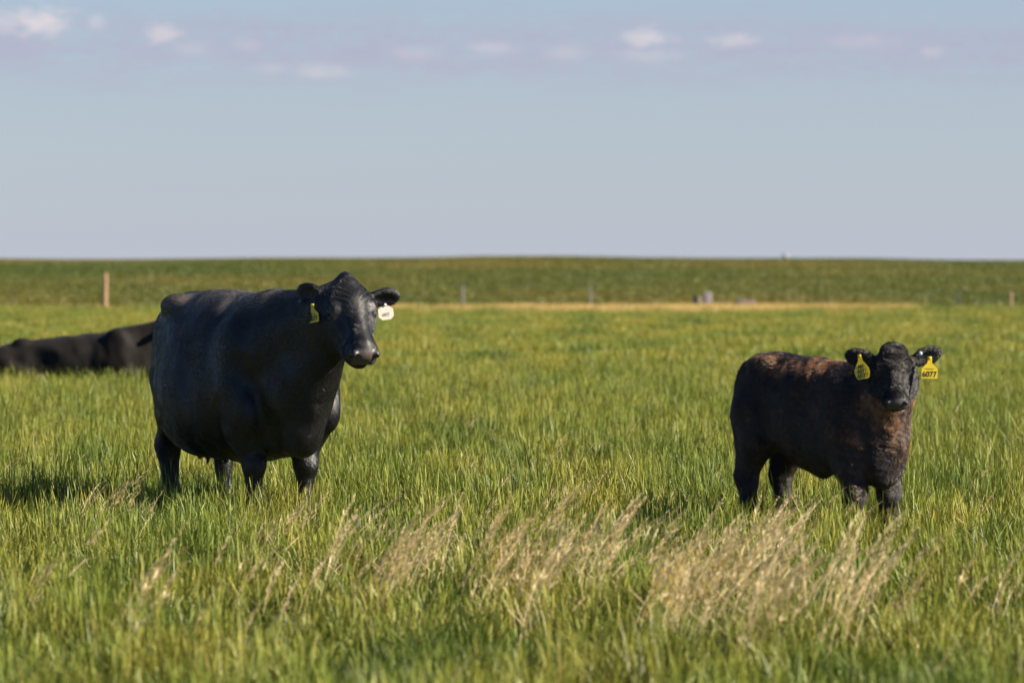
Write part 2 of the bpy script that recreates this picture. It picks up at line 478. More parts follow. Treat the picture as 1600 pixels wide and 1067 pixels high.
for (px, Y, sx, sy, cnt) in DRIFT:
    px -= 75
    if Y < 23.4: Y *= 1.12
    left = cnt * (.50 if cnt > 20 else 1.0)
    while left > 0:
        m = int(rng.integers(3, 9)); left -= m
        x0, y0, lean0, s0 = at(px, Y) + rng.normal(0, sx), Y + rng.normal(0, sy), rng.normal(0, .35), rng.uniform(.70, 1.04)
        for i in range(m):
            P.append((x0 + rng.normal(0, .05), y0 + rng.normal(0, .07), 0)); sc.append(s0 * rng.uniform(.85, 1.1) * (.72 if y0 > 26.5 else 1.0)); RZ.append(lean0 + rng.normal(0, .2))
for i in range(80):                                         # single stalks all over the pasture
    Y = rng.uniform(15, 75); P.append((rng.uniform(-1, 1) * (.11 * Y + 1), Y, 0)); sc.append(rng.uniform(.5, .8)); RZ.append(rng.normal(0, .5))
P = np.array(P); sc = np.array(sc)
scatter('dry_seed_grass', dry_t, P, np.array(RZ), np.stack([sc, sc, sc], -1),
        'drifts of dry tan grass with feathery seed heads in the foreground', 'grass')

crop_t = [leaf_mesh('crop_tuft', [blades(170, 2.2, 2.2, .10, .28, .075, .5, .6, 2, (.05, 0), 600 + i)], M_CROP) for i in range(6)]
x, y = wedge(FIELD_Y + .6, 650, .40, 9, .15)
s = np.clip(0.9 + 0.16 * smooth_noise(x, y, .35, 8) + rng.uniform(-.15, .15, len(x)), .4, 1.4)
scatter('field_crop', crop_t, np.stack([x, y, hill(x, y) - .02], -1), rng.uniform(0, 6.28, len(x)),
        np.stack([1 + 0 * s, 1 + 0 * s, s], -1), 'dark green low crop covering the rising field beyond the fence', 'crop')

# ------------------------------------------------------------------ modelling clay: signed distances joined smoothly, then meshed
class Clay:
    def __init__(self, lo, hi, h):
        self.lo = np.array(lo, float); self.h = h
        self.n = np.ceil((np.array(hi) - self.lo) / h).astype(int) + 1
        self.ax = [self.lo[i] + h * np.arange(self.n[i]) for i in range(3)]
        self.f = np.full(self.n, 1.0, np.float32)
    def _win(self, lo, hi):
        i0 = np.maximum(np.floor((np.array(lo) - self.lo) / self.h).astype(int), 0)
        i1 = np.minimum(np.ceil((np.array(hi) - self.lo) / self.h).astype(int) + 1, self.n)
        sl = tuple(slice(a, b) for a, b in zip(i0, i1))
        g = [self.ax[i][sl[i]].astype(np.float32) for i in range(3)]
        return sl, g[0][:, None, None], g[1][None, :, None], g[2][None, None, :]
    def join(self, sl, d, k, sub=False):
        a = self.f[sl]
        if sub:
            d = -d
            hh = np.maximum(k - np.abs(a - d), 0) / k
            self.f[sl] = np.maximum(a, d) + hh * hh * k * 0.25
        else:
            hh = np.maximum(k - np.abs(a - d), 0) / k
            self.f[sl] = np.minimum(a, d) - hh * hh * k * 0.25
    def ball(self, c, r, k=.03, M=None, sub=False):
        """ellipsoid with radii r, axes in the rows of M"""
        c = np.array(c, float); r = np.array([r] * 3 if np.isscalar(r) else r, float)
        ext = r if M is None else np.sqrt((np.array(M) ** 2 * (r ** 2)[:, None]).sum(0))
        sl, X, Y, Z = self._win(c - ext - k * 1.2 - .02, c + ext + k * 1.2 + .02)
        X = X - c[0]; Y = Y - c[1]; Z = Z - c[2]
        if M is not None:
            X, Y, Z = [M[i][0] * X + M[i][1] * Y + M[i][2] * Z for i in range(3)]
        k0 = np.sqrt((X / r[0]) ** 2 + (Y / r[1]) ** 2 + (Z / r[2]) ** 2)
        k1 = np.sqrt((X / r[0] ** 2) ** 2 + (Y / r[1] ** 2) ** 2 + (Z / r[2] ** 2) ** 2) + 1e-6
        d = np.where(k0 < .25, (k0 - 1) * r.min(), k0 * (k0 - 1) / k1)
        self.join(sl, d.astype(np.float32), k, sub)
    def cone(self, a, b, ra, rb, k=.03, sub=False, flat=None):
        """tapered limb from a to b"""
        a = np.array(a, float); b = np.array(b, float)
        lo = np.minimum(a - ra, b - rb) - k * 1.2 - .02; hi = np.maximum(a + ra, b + rb) + k * 1.2 + .02
        sl, X, Y, Z = self._win(lo, hi)
        d = b - a; L2 = (d ** 2).sum()
        t = ((X - a[0]) * d[0] + (Y - a[1]) * d[1] + (Z - a[2]) * d[2]) / L2
        t = np.clip(t, 0, 1)
        ddx = X - a[0] - d[0] * t; ddy = Y - a[1] - d[1] * t; ddz = Z - a[2] - d[2] * t
        if flat: ddx = ddx * flat[0]; ddy = ddy * flat[1]; ddz = ddz * flat[2]
        dist = np.sqrt(ddx ** 2 + ddy ** 2 + ddz ** 2)
        ts = t * t * (3 - 2 * t) * .5 + t * .5
        self.join(sl, (dist - (ra + (rb - ra) * ts)).astype(np.float32), k, sub)
    def chain(self, pts, rs, k=.03):
        for i in range(len(pts) - 1): self.cone(pts[i], pts[i + 1], rs[i], rs[i + 1], k)
    def torso(self, tab, k=.05, pu=2.15, pl=2.2, mid=.46):
        """barrel from a table of x, top, bottom, half width"""
        T = np.array(tab, float); xs_ = T[:, 0]
        def sm(col, x):
            m = np.gradient(T[:, col], xs_)
            i = np.clip(np.searchsorted(xs_, x) - 1, 0, len(xs_) - 2)
            h = xs_[i + 1] - xs_[i]; u = np.clip((x - xs_[i]) / h, 0, 1)
            return ((2 * u ** 3 - 3 * u ** 2 + 1) * T[i, col] + (u ** 3 - 2 * u ** 2 + u) * h * m[i]
                    + (-2 * u ** 3 + 3 * u ** 2) * T[i + 1, col] + (u ** 3 - u ** 2) * h * m[i + 1])
        lo = (xs_[0] - .06, -T[:, 3].max() - .06, T[:, 2].min() - .06); hi = (xs_[-1] + .06, T[:, 3].max() + .06, T[:, 1].max() + .06)
        sl, X, Y, Z = self._win(lo, hi)
        x1 = X[:, 0, 0]
        top = sm(1, x1); bot = sm(2, x1); w = np.maximum(sm(3, x1), .01)
        zc = bot + (top - bot) * mid
        out_ = np.maximum(xs_[0] - x1, 0) + np.maximum(x1 - xs_[-1], 0)
        hu = np.maximum(top - zc, .01); hl = np.maximum(zc - bot, .01)
        b3 = lambda v: v[:, None, None]
        dzz = Z - b3(zc)
        ay = np.abs(Y) / b3(w)
        ru = (ay ** pu + np.abs(dzz / b3(hu)) ** pu) ** (1 / pu)
        rl = (ay ** pl + np.abs(dzz / b3(hl)) ** pl) ** (1 / pl)
        r = np.where(dzz > 0, ru, rl)
        d = (r - 1) * b3(np.minimum(w, np.minimum(hu, hl) + .05)) + b3(out_)
        self.join(sl, d.astype(np.float32), k)
    def mesh(self):
        f = self.f; ins = f < 0
        c8 = [ins[a:f.shape[0] - 1 + a, b:f.shape[1] - 1 + b, c:f.shape[2] - 1 + c] for a in (0, 1) for b in (0, 1) for c in (0, 1)]
        cnt = np.zeros(c8[0].shape, np.int8)
        for q in c8: cnt += q
        I, J, K = np.nonzero((cnt > 0) & (cnt < 8))
        idx = np.full(cnt.shape, -1, np.int32); idx[I, J, K] = np.arange(len(I))
        pos = np.zeros((len(I), 3)); num = np.zeros(len(I))
        corners = [(a, b, c) for a in (0, 1) for b in (0, 1) for c in (0, 1)]
        for p in corners:
            for ax in range(3):
                if p[ax]: continue
                q = list(p); q[ax] = 1
                f0 = f[I + p[0], J + p[1], K + p[2]]; f1 = f[I + q[0], J + q[1], K + q[2]]
                cr = (f0 < 0) != (f1 < 0)
                tt = f0 / np.where(cr, f0 - f1, 1)
                for a in range(3):
                    pos[:, a] += np.where(cr, p[a] + (tt if a == ax else 0), 0)
                num += cr
        V = self.lo + (np.stack([I, J, K], -1) + pos / num[:, None]) * self.h
        Q = []
        for ax in range(3):
            u, v = (ax + 1) % 3, (ax + 2) % 3
            s0 = [slice(None)] * 3; s1 = [slice(None)] * 3
            s0[ax] = slice(0, -1); s1[ax] = slice(1, None)
            a_, b_ = ins[tuple(s0)], ins[tuple(s1)]
            E = np.array(np.nonzero(a_ != b_))
            ok = (E[u] >= 1) & (E[v] >= 1) & (E[u] < f.shape[u] - 1) & (E[v] < f.shape[v] - 1)
            E = E[:, ok]
            def cell(du, dv):
                w = E.copy(); w[u] -= du; w[v] -= dv
                return idx[w[0], w[1], w[2]]
            q = np.stack([cell(1, 1), cell(0, 1), cell(0, 0), cell(1, 0)], -1)
            fl = ~a_[E[0], E[1], E[2]]
            q[fl] = q[fl][:, ::-1]
            Q.append(q)
        Q = np.concatenate(Q); Q = Q[(Q >= 0).all(1)]
        # relax a little
        for it in range(2):
            acc = np.zeros_like(V); n_ = np.zeros(len(V))
            for a, b in ((0, 1), (1, 2), (2, 3), (3, 0)):
                np.add.at(acc, Q[:, a], V[Q[:, b]]); np.add.at(n_, Q[:, a], 1)
                np.add.at(acc, Q[:, b], V[Q[:, a]]); np.add.at(n_, Q[:, b], 1)
            V = V * .55 + .45 * acc / np.maximum(n_, 1)[:, None]
        return V, Q
    def grad(self, P):
        """outward normals at points"""
        G = (P - self.lo) / self.h
        def samp(Gp):
            i = np.clip(Gp.astype(int), 0, self.n - 2); u = Gp - i
            r = 0
            for a in (0, 1):
                for b in (0, 1):
                    for c in (0, 1):
                        w = (u[:, 0] if a else 1 - u[:, 0]) * (u[:, 1] if b else 1 - u[:, 1]) * (u[:, 2] if c else 1 - u[:, 2])
                        r = r + w * self.f[i[:, 0] + a, i[:, 1] + b, i[:, 2] + c]
            return r
        g = np.stack([samp(G + np.eye(3)[a]) - samp(G - np.eye(3)[a]) for a in range(3)], -1)
        return g / np.maximum(np.linalg.norm(g, axis=1), 1e-9)[:, None]

class HeadFrame:
    """x runs down the face from the poll, z is the forehead normal, y the animal's left"""
    def __init__(self, poll, yaw, pitch, s, wy=1.0, roll=0.0):
        h = np.array([math.cos(yaw), math.sin(yaw), 0]); up = np.array([0, 0, 1.0])
        self.ex = math.cos(pitch) * h - math.sin(pitch) * up
        self.ez = math.sin(pitch) * h + math.cos(pitch) * up
        self.ey = np.cross(self.ez, self.ex)
        if roll:
            ey, ez = self.ey, self.ez
            self.ey = math.cos(roll) * ey + math.sin(roll) * ez; self.ez = -math.sin(roll) * ey + math.cos(roll) * ez
        self.o = np.array(poll, float); self.s = s; self.wy = wy
    def p(self, x, y, z): return self.o + self.s * (x * self.ex + y * self.wy * self.ey + z * self.ez)
    def M(self): return np.stack([self.ex, self.ey, self.ez])
    def inv(self, P): return ((P - self.o) / self.s) @ self.M().T / np.array([1, self.wy, 1])

def build_head(cl, H, ears, young=0.0):
    spots = []
    s = H.s; M = H.M()
    def ball(c, r, k=.03, sub=False): cl.ball(H.p(*c), np.array(r) * s * np.array([1, H.wy, 1]), k * s, M, sub)
    def cone(a, b, ra, rb, k=.03, sub=False): cl.cone(H.p(*a), H.p(*b), ra * s, rb * s, k * s, sub)
    ball((.095, 0, -.10), (.135, .112, .105), .05)                    # skull
    ball((.0, 0, -.045), (.060, .040 + .04 * young, .045), .05)      # poll
    ball((.13, 0, -.055), (.12, .10, .055), .04)                       # forehead
    cone((.15, 0, -.085), (.42, 0, -.072), .090, .064, .05)            # nose bridge
    cone((.14, 0, -.052), (.41, 0, -.046), .052, .042, .04)
    cone((.12, .040, -.200), (.40, .030, -.138), .080, .050, .05)      # jaw
    cone((.12, -.040, -.200), (.40, -.030, -.138), .080, .050, .05)
    ball((.165, .066, -.150), (.115, .046, .090), .04)                  # cheeks
    ball((.165, -.066, -.150), (.115, .046, .090), .04)
    ball((.425, 0, -.076), (.070, .078, .064), .04)                    # muzzle
    ball((.462, 0, -.064), (.042, .064, .046), .015)                   # nose pad
    for sg in (1, -1):
        ball((.440, sg * .044, -.104), (.056, .036, .030), .015)       # upper lip
    ball((.424, 0, -.152), (.062, .056, .034), .014)                   # lower lip and chin
    for sg in (1, -1):
        ball((.160, sg * .096, -.044), (.050, .030, .030), .025)        # brow
        cone((.20, sg * .098, -.085), (.33, sg * .060, -.095), .030, .020, .03)   # cheek bone
        ball((.182, sg * .121, -.066), (.024, .018, .016), .012, True)  # eye socket
        cone((.160, sg * .115, -.050), (.208, sg * .113, -.054), .0115, .0095, .007)  # upper lid
        cone((.165, sg * .117, -.084), (.206, sg * .113, -.084), .0085, .0080, .007)
        ball((.478, sg * .055, -.040), (.024, .018, .022), .012)        # nostril wing
        ball((.497, sg * .047, -.044), (.020, .0125, .017), .010, True)  # nostril
    # mouth line
    for sg in (1, -1):
        cone((.385, sg * .078, -.124), (.480, sg * .045, -.134), .007, .006, .008, True)
    cone((.488, -.045, -.134), (.488, .045, -.134), .007, .007, .008, True)
    # ears
    for sg, (dirv, facing, length, wid) in zip((1, -1), ears):
        d = np.array(dirv, float); d /= np.linalg.norm(d)
        fn = np.array(facing, float); fn -= d * (fn @ d); fn /= np.linalg.norm(fn)
        w = np.cross(fn, d)
        Me = np.stack([d, w, fn])
        root = H.p(.078, sg * .098, -.095)
        cl.cone(root, root + d * length * .35, .034 * s, .030 * s, .03 * s)
        c = root + d * length * .62
        cl.ball(c, (length * .50, wid * .5, .021 * s), .02 * s, Me)
        cl.ball(c + fn * .024 * s - d * length * .02, (length * .38, wid * .34, .018 * s), .012 * s, Me, True)
        spots.append((c, d, fn, length, wid))
    return spots

def coat_curves(name, V, Q, clay, H, count, length, radius, mat, parent, flow, lift, colfn, jitter=.25, seed=3, keep=None, swerve=.42):
    """short hairs lying along the coat"""
    g = np.random.default_rng(seed)
    A = np.linalg.norm(np.cross(V[Q[:, 2]] - V[Q[:, 0]], V[Q[:, 3]] - V[Q[:, 1]]), axis=1)
    wgt = A * (keep(V[Q].mean(1)) if keep is not None else 1.0)
    fi = np.searchsorted(np.cumsum(wgt) / wgt.sum(), g.random(count)); fi = np.minimum(fi, len(Q) - 1)
    u, v = g.random((2, count, 1))
    q = Q[fi]
    P = (V[q[:, 0]] * (1 - u) + V[q[:, 1]] * u) * (1 - v) + (V[q[:, 3]] * (1 - u) + V[q[:, 2]] * u) * v
    Nn = clay.grad(P)
    sw = np.stack([smooth_noise(P[:, 0] + .5 * P[:, 1], P[:, 2] - .3 * P[:, 1], 38, 40 + q_) + smooth_noise(P[:, 0] - P[:, 1], P[:, 2] + .3 * P[:, 1], 110, 50 + q_) for q_ in range(3)], -1)
    F = flow(P) + g.normal(0, jitter, P.shape) + swerve * sw
    F = F - Nn * (F * Nn).sum(1, keepdims=True)
    F /= np.maximum(np.linalg.norm(F, axis=1), 1e-6)[:, None]
    L_ = (length(P) * g.uniform(.6, 1.25, count))[:, None]
    lf = (lift * g.uniform(.4, 1.6, count))[:, None]
    p1 = P + L_ * .5 * (F + Nn * lf); p2 = P + L_ * (F * .95 + Nn * lf * 1.3)
    P0 = P - Nn * .002
    pts = np.stack([P0, p1, p2], 1).reshape(-1, 3)
    hc = bpy.data.hair_curves.new(name)
    hc.add_curves([3] * count)
    hc.attributes['position'].data.foreach_set('vector', np.ascontiguousarray(pts, np.float32).ravel())
    rad = np.tile([radius, radius * .8, radius * .15], count)
    ra = hc.attributes.get('radius') or hc.attributes.new('radius', 'FLOAT', 'POINT')
    ra.data.foreach_set('value', np.ascontiguousarray(rad, np.float32))
    a = hc.attributes.new('tone', 'FLOAT', 'CURVE')
    a.data.foreach_set('value', np.ascontiguousarray(colfn(P, g), np.float32))
    hc.materials.append(mat)
    o = bpy.data.objects.new(name, hc)
    COL.objects.link(o); o.parent = parent
    o['kind'] = 'stuff'
    return o

# ---- cattle materials
def hide_material(name, dark, brown, rough, nose_col, spec=.45):
    m, t, b = new_mat(name)
    tco = N(t, 'ShaderNodeTexCoord')
    mp = N(t, 'ShaderNodeMapping'); mp.inputs['Scale'].default_value = (9, 9, 9)
    t.links.new(tco.outputs['Object'], mp.inputs[0])
    nn = noise(t, 1.0, 5, mp.outputs[0])
    c = mix_col(t, ramp(t, nn, [(.35, (0, 0, 0)), (.75, (1, 1, 1))]), dark, brown)
    tone = attr(t, 'tone').outputs['Fac']
    c = mix_col(t, tone, c, (.085, .036, .016))
    dust_sunlit = attr(t, 'dust_sunlit').outputs['Fac']
    c = mix_col(t, dust_sunlit, c, (.07, .055, .045))  # pale dust colour, also standing in for sun on the back
    ns = attr(t, 'nose').outputs['Fac']
    c = mix_col(t, ns, c, nose_col)
    t.links.new(c, b.inputs['Base Color'])
    rr = mix_col(t, ns, (rough,) * 3, (.46,) * 3)
    t.links.new(rr, b.inputs['Roughness'])
    b.inputs['Specular IOR Level'].default_value = spec
    b.inputs['Sheen Weight'].default_value = 0.02
    b.inputs['Sheen Roughness'].default_value = 0.4
    bp = N(t, 'ShaderNodeBump'); bp.inputs['Strength'].default_value = 0.25; bp.inputs['Distance'].default_value = 0.004
    t.links.new(noise(t, 60, 4, tco.outputs['Object']), bp.inputs['Height'])
    t.links.new(bp.outputs[0], b.inputs['Normal'])
    return m
def hair_material(name, stops, rough=.35):
    m, t, b = new_mat(name)
    c = ramp(t, attr(t, 'tone').outputs['Fac'], stops)
    t.links.new(c, b.inputs['Base Color'])
    setp(b, Roughness=rough)
    b.inputs['Specular IOR Level'].default_value = 0.75
    return m
M_HIDE = hide_material('black_hide', (.004, .004, .0045), (.008, .007, .007), .46, (.07, .055, .052))
M_FARHIDE = hide_material('brownish_black_hide', (.006, .005, .0045), (.011, .008, .006), .75, (.03, .025, .025), .18)
M_CALFHIDE = hide_material('dark_brown_hide', (.008, .006, .005), (.016, .009, .006), .55, (.065, .060, .065))
M_HAIR = hair_material('black_hair', [(0, (.004, .004, .0045)), (.55, (.015, .0138, .013)), (1, (.20, .17, .145))], .29)
M_CALFHAIR = hair_material('calf_hair', [(0, (.006, .005, .005)), (.35, (.022, .012, .008)), (.7, (.085, .038, .018)), (1, (.30, .145, .062))], .42)
m_eye, t, b = new_mat('wet_eye'); setp(b, Base_Color=(.006, .005, .006), Roughness=.06)
m_hoof, t, b = new_mat('hoof_horn'); setp(b, Base_Color=(.02, .017, .014), Roughness=.5)
def plain(name, col, rough=.5):
    m, t, b = new_mat(name)
    setp(b, Roughness=rough)
    tco = N(t, 'ShaderNodeTexCoord')
    c = ramp(t, noise(t, 40, 4, tco.outputs['Object']), [(.3, tuple(.82 * v for v in col)), (.7, col)])
    t.links.new(c, b.inputs['Base Color'])
    return m
M_YELLOW = plain('yellow_tag_plastic', (.66, .50, .015), .4)
M_WHITE = plain('white_tag_plastic', (.72, .66, .56), .45)
M_INK = plain('black_tag_ink', (.012, .011, .010), .6)
M_FAINT = plain('faded_tag_ink', (.42, .38, .32), .6)
M_BUTTON = plain('pale_blue_button', (.50, .60, .68), .4)

def ear_tag(parent, pos, yaw, lean, w, h, outline, mat, lines, roll=0.0, depth=.003, label=None):
    """plastic tag hanging with its pierced neck at pos, facing yaw (parent space)"""
    n = len(outline)
    V = [(x * w, 0, z * h) for x, z in outline] + [(x * w, depth, z * h) for x, z in outline]
    F = [tuple(range(n)), tuple(range(2 * n - 1, n - 1, -1))] + [(i, i + n, (i + 1) % n + n, (i + 1) % n) for i in range(n)]
    o = mesh_obj('ear_tag', V, F, mat, parent)
    o.location = pos
    o.rotation_euler = (lean, roll, yaw)
    if label: o['label'] = label
    # stud through the ear
    k = 10
    V = []; F = []
    for yy, r in ((-.006, .0045), (-.006, .008), (-.002, .008), (depth + .02, .004)):
        for i in range(k):
            a = 2 * math.pi * i / k
            V.append((r * math.cos(a), yy, -.012 * 0 + r * math.sin(a)))
    for j in range(3):
        for i in range(k): F.append((j * k + i, j * k + (i + 1) % k, (j + 1) * k + (i + 1) % k, (j + 1) * k + i))
    F.append(tuple(range(k - 1, -1, -1)))
    mesh_obj('tag_stud', V, F, mat, o, True)
    for (txt, size, zc, ink, xs_) in lines:
        fc = bpy.data.curves.new('tag_print', 'FONT')
        fc.body = txt; fc.size = size; fc.align_x = 'CENTER'; fc.align_y = 'CENTER'
        fc.offset = size * .010; fc.extrude = .0004
        tmp = bpy.data.objects.new('tmp', fc); COL.objects.link(tmp)
        dg = bpy.context.evaluated_depsgraph_get()
        me = bpy.data.meshes.new_from_object(tmp.evaluated_get(dg))
        me.name = 'tag_print'
        bpy.data.objects.remove(tmp)
        me.materials.clear(); me.materials.append(ink)
        me.transform(Matrix.Translation((0, -.0012, zc)) @ Matrix.Rotation(R(90), 4, 'X') @ Matrix.Diagonal((xs_, 1, 1, 1)))
        p = bpy.data.objects.new('tag_print', me); COL.objects.link(p); p.parent = o
    return o
# neck, shoulders, body, rounded lower corners; z = 0 at the stud, widths in halves
TAG_LARGE = [(-.13, .06), (.13, .06), (.15, -.25), (.30, -.36), (.5, -.52), (.5, -.98), (.46, -1.0), (-.46, -1.0), (-.5, -.98), (-.5, -.52), (-.30, -.36), (-.15, -.25)]
TAG_ROUND = [(-.12, .06), (.12, .06), (.14, -.2), (.30, -.36), (.47, -.55), (.5, -.72), (.42, -.93), (.34, -1.0), (-.34, -1.0), (-.42, -.93), (-.5, -.72), (-.47, -.55), (-.30, -.36), (-.14, -.2)]
TAG_OCT = [(-.10, .08), (.10, .08), (.14, -.02), (.5, -.3), (.5, -.78), (.28, -1.0), (-.28, -1.0), (-.5, -.78), (-.5, -.3), (-.14, -.02)]

def hoof(parent, x, y, s=1.0):
    """two-toed cloven hoof standing on the ground"""
    V, F = [], []
    for sg in (1, -1):
        b0 = len(V); k = 10
        for (z, rx, ry, fx) in ((0.0, .062, .026, .012), (.035, .056, .026, .004), (.075, .042, .024, -.012)):
            for i in range(k):
                a = 2 * math.pi * i / k
                V.append((x + s * (fx + rx * math.cos(a)), y + s * (sg * .027 + ry * math.sin(a)), .002 + s * z))
        for j in range(2):
            for i in range(k): F.append((b0 + j * k + i, b0 + j * k + (i + 1) % k, b0 + (j + 1) * k + (i + 1) % k, b0 + (j + 1) * k + i))
        F.append(tuple(b0 + 2 * k + i for i in range(k))); F.append(tuple(b0 + i for i in range(k - 1, -1, -1)))
    return mesh_obj('hoof', V, F, m_hoof, parent, True)

def finish_body(root, clay, H, mat, tone=None, dust_sunlit=None, nose_amt=1.0, folds=1.0):
    V, Q = clay.mesh()
    hp = H.inv(V)
    # creases of skin on the brow and neck
    nrm = clay.grad(V)
    w = np.exp(-((hp[:, 0] - .11) / .055) ** 2 - ((np.abs(hp[:, 1]) - .062) / .034) ** 2) * (hp[:, 2] > -.10)
    V = V + nrm * (w * .0022 * H.s * np.sin((hp[:, 0] * .75 + np.abs(hp[:, 1]) * .7) * 215))[:, None]
    ss = lambda v: np.clip(v, 0, 1) ** 2 * (3 - 2 * np.clip(v, 0, 1))
    away = 1 - ss((hp[:, 0] + .35) / .25) * ss((.85 - hp[:, 0]) / .25) * ss((hp[:, 2] + .50) / .25) * ss((.70 - np.abs(hp[:, 1])) / .25)
    m1 = smooth_noise(V[:, 0] + .7 * V[:, 1], V[:, 2] * .8 + .5 * V[:, 1], 13, 31)
    m2 = smooth_noise(V[:, 0] + .6 * V[:, 1], V[:, 2] * .5 - .5 * V[:, 1], 30, 32) * np.clip((hp[:, 0] + .75) / .5, 0, 1)   # slack skin toward neck and chest
    V = V + nrm * ((m1 * .0040 + m2 * .0016) * folds * away * np.clip(V[:, 2] / .4, 0, 1))[:, None]
    me = fast_mesh('body', V, Q, mat)
    nose = np.clip((hp[:, 0] - .455) / .02, 0, 1) * np.clip((hp[:, 2] + .118) / .012, 0, 1) * np.clip((.066 - np.abs(hp[:, 1])) / .012, 0, 1) * (hp[:, 2] < .0) * (hp[:, 0] < .6)
    float_attr(me, 'nose', nose * nose_amt)
    float_attr(me, 'tone', tone(V) if tone else np.zeros(len(V)))
    float_attr(me, 'dust_sunlit', dust_sunlit(V) if dust_sunlit else np.zeros(len(V)))
    o = bpy.data.objects.new('body', me); COL.objects.link(o); o.parent = root
    for sg in (1, -1):
        Vs, Fs = [], []
        r = .0205 * H.s; c = H.p(.182, sg * .112, -.062); nu, nv = 14, 9
        for j in range(nv + 1):
            for i in range(nu):
                th = math.pi * j / nv; ph = 2 * math.pi * i / nu
                Vs.append(c + r * np.array([math.sin(th) * math.cos(ph), math.sin(th) * math.sin(ph), math.cos(th)]))
        for j in range(nv):
            for i in range(nu): Fs.append((j * nu + i, (j + 1) * nu + i, (j + 1) * nu + (i + 1) % nu, j * nu + (i + 1) % nu))
        mesh_obj('eye', Vs, Fs, m_eye, root, True)
    return V, Q

def to_local(th, v):
    """world direction -> space of an animal turned by -th about z"""
    c, s_ = math.cos(th), math.sin(th)
    return np.array([v[0] * c - v[1] * s_, v[0] * s_ + v[1] * c, v[2]])

# ------------------------------------------------------------------ the black cow
TH = R(60)
cow = empty('cow', (at(375, 33.2), 33.2, 0), -TH)
tag(cow, 'big black cow standing with a yellow tag and a white tag in its ears', 'cow')
cl = Clay((-.95, -.54, .02), (1.58, .54, 1.54), .0075)
cl.torso([(-.80, 1.12, .98, .03), (-.775, 1.22, .80, .13), (-.70, 1.305, .64, .215), (-.58, 1.345, .55, .275), (-.42, 1.355, .48, .335), (-.25, 1.36, .41, .39),
          (-.05, 1.355, .37, .425), (.18, 1.345, .36, .425), (.38, 1.34, .385, .36), (.55, 1.325, .40, .28), (.68, 1.26, .41, .185), (.78, 1.12, .43, .125), (.85, .95, .49, .085), (.885, .78, .60, .03)])
for sg in (1, -1):
    cl.ball((.45, sg * .262, .88), (.17, .115, .31), .06)             # shoulder
    cl.ball((.56, sg * .252, .69), (.11, .095, .17), .05)              # point of shoulder
    cl.ball((-.50, sg * .155, .93), (.20, .11, .33), .07)             # thigh
    cl.ball((-.40, sg * .225, 1.27), (.09, .07, .05), .09)           # hook bone
    cl.ball((-.02, sg * .255, .74), (.42, .20, .33), .10)             # belly
    # front leg
    cl.chain([(.47, sg * .235, .78), (.455, sg * .215, .56), (.50, sg * .168, .36), (.495, sg * .165, .15), (.515, sg * .165, .075)], [.145, .105, .057, .042, .052], .05)
    cl.ball((.508, sg * .168, .345), (.056, .054, .060), .03)
    # hind leg with stifle forward and hock back
    cl.chain([(-.44, sg * .19, .84), (-.40, sg * .21, .66), (-.575, sg * .185, .44), (-.545, sg * .172, .15), (-.51, sg * .170, .075)], [.16, .115, .062, .044, .054], .06)
    cl.cone((-.60, sg * .15, .85), (-.59, sg * .178, .47), .09, .052, .06)
    # udder and teats
    cl.cone((-.30, sg * .055, .42), (-.30, sg * .06, .35), .016, .011, .015)
    cl.cone((-.40, sg * .055, .43), (-.40, sg * .06, .37), .016, .011, .015)
for sg in (1, -1):
    cl.ball((.20, sg * .495, .96), (.08, .07, .28), .09, sub=True)         # hollow behind the shoulder
    cl.ball((-.32, sg * .465, 1.06), (.12, .07, .13), .09, sub=True)      # hollow of the flank
    cl.cone((-.34, sg * .40, .52), (-.46, sg * .36, .86), .03, .03, .08, sub=True)   # crease before the thigh
    cl.cone((.62, sg * .30, .95), (.76, sg * .17, .62), .02, .01, .13, sub=True)     # groove between neck and shoulder
cl.ball((-.36, 0, .50), (.16, .12, .10), .06)
cl.ball((.12, 0, .385), (.10, .03, .03), .06)                          # navel fold
HYAW = math.atan2(*to_local(TH, (math.sin(R(22)), -math.cos(R(22)), 0))[[1, 0]])
HC = HeadFrame((1.125, .112, 1.432), HYAW, R(53), 1.07, 1.10)
cl.cone((.52, 0, 1.03), (1.0, .065, 1.23), .30, .165, .10)
cl.cone((.74, 0, .76), (1.01, .06, 1.11), .20, .125, .09)                # throat
cl.cone((.80, 0, .58), (.99, .015, 1.0), .075, .05, .06)                 # dewlap
cl.ball((.765, 0, .565), (.125, .115, .15), .045)                          # brisket
wl = lambda v: to_local(TH, v)
cow_ears = build_head(cl, HC, [(wl((.88, .15, .12)), wl((.25, -.85, -.3)), .178, .112), (wl((-.64, .35, .22)), wl((-.45, -.85, -.1)), .185, .125)])
# tail
cl.chain([(-.76, 0, 1.22), (-.82, -.01, 1.05), (-.815, -.02, .75), (-.78, -.03, .50)], [.05, .032, .024, .026], .04)
cl.ball((-.775, -.035, .42), (.035, .035, .11), .03)
def cow_dust_sunlit(V):  # dusty back, paled further to paint in its sunlit band
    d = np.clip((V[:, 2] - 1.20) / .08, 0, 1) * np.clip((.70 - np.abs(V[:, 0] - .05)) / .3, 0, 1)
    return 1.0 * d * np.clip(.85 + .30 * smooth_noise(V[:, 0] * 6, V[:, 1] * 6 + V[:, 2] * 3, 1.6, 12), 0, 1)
V, Q = finish_body(cow, cl, HC, M_HIDE, dust_sunlit=cow_dust_sunlit, nose_amt=1.0)
for sg in (1, -1):
    hoof(cow, .525, sg * .165); hoof(cow, -.50, sg * .170)
def head_flow(P, H):
    hp = H.inv(P)
    on = np.clip((hp[:, 0] + .02) / .08, 0, 1) * (hp[:, 0] < .6) * (np.abs(hp[:, 1]) < .16) * (hp[:, 2] > -.24)
    return on[:, None] * (H.ex * 1.0)[None]
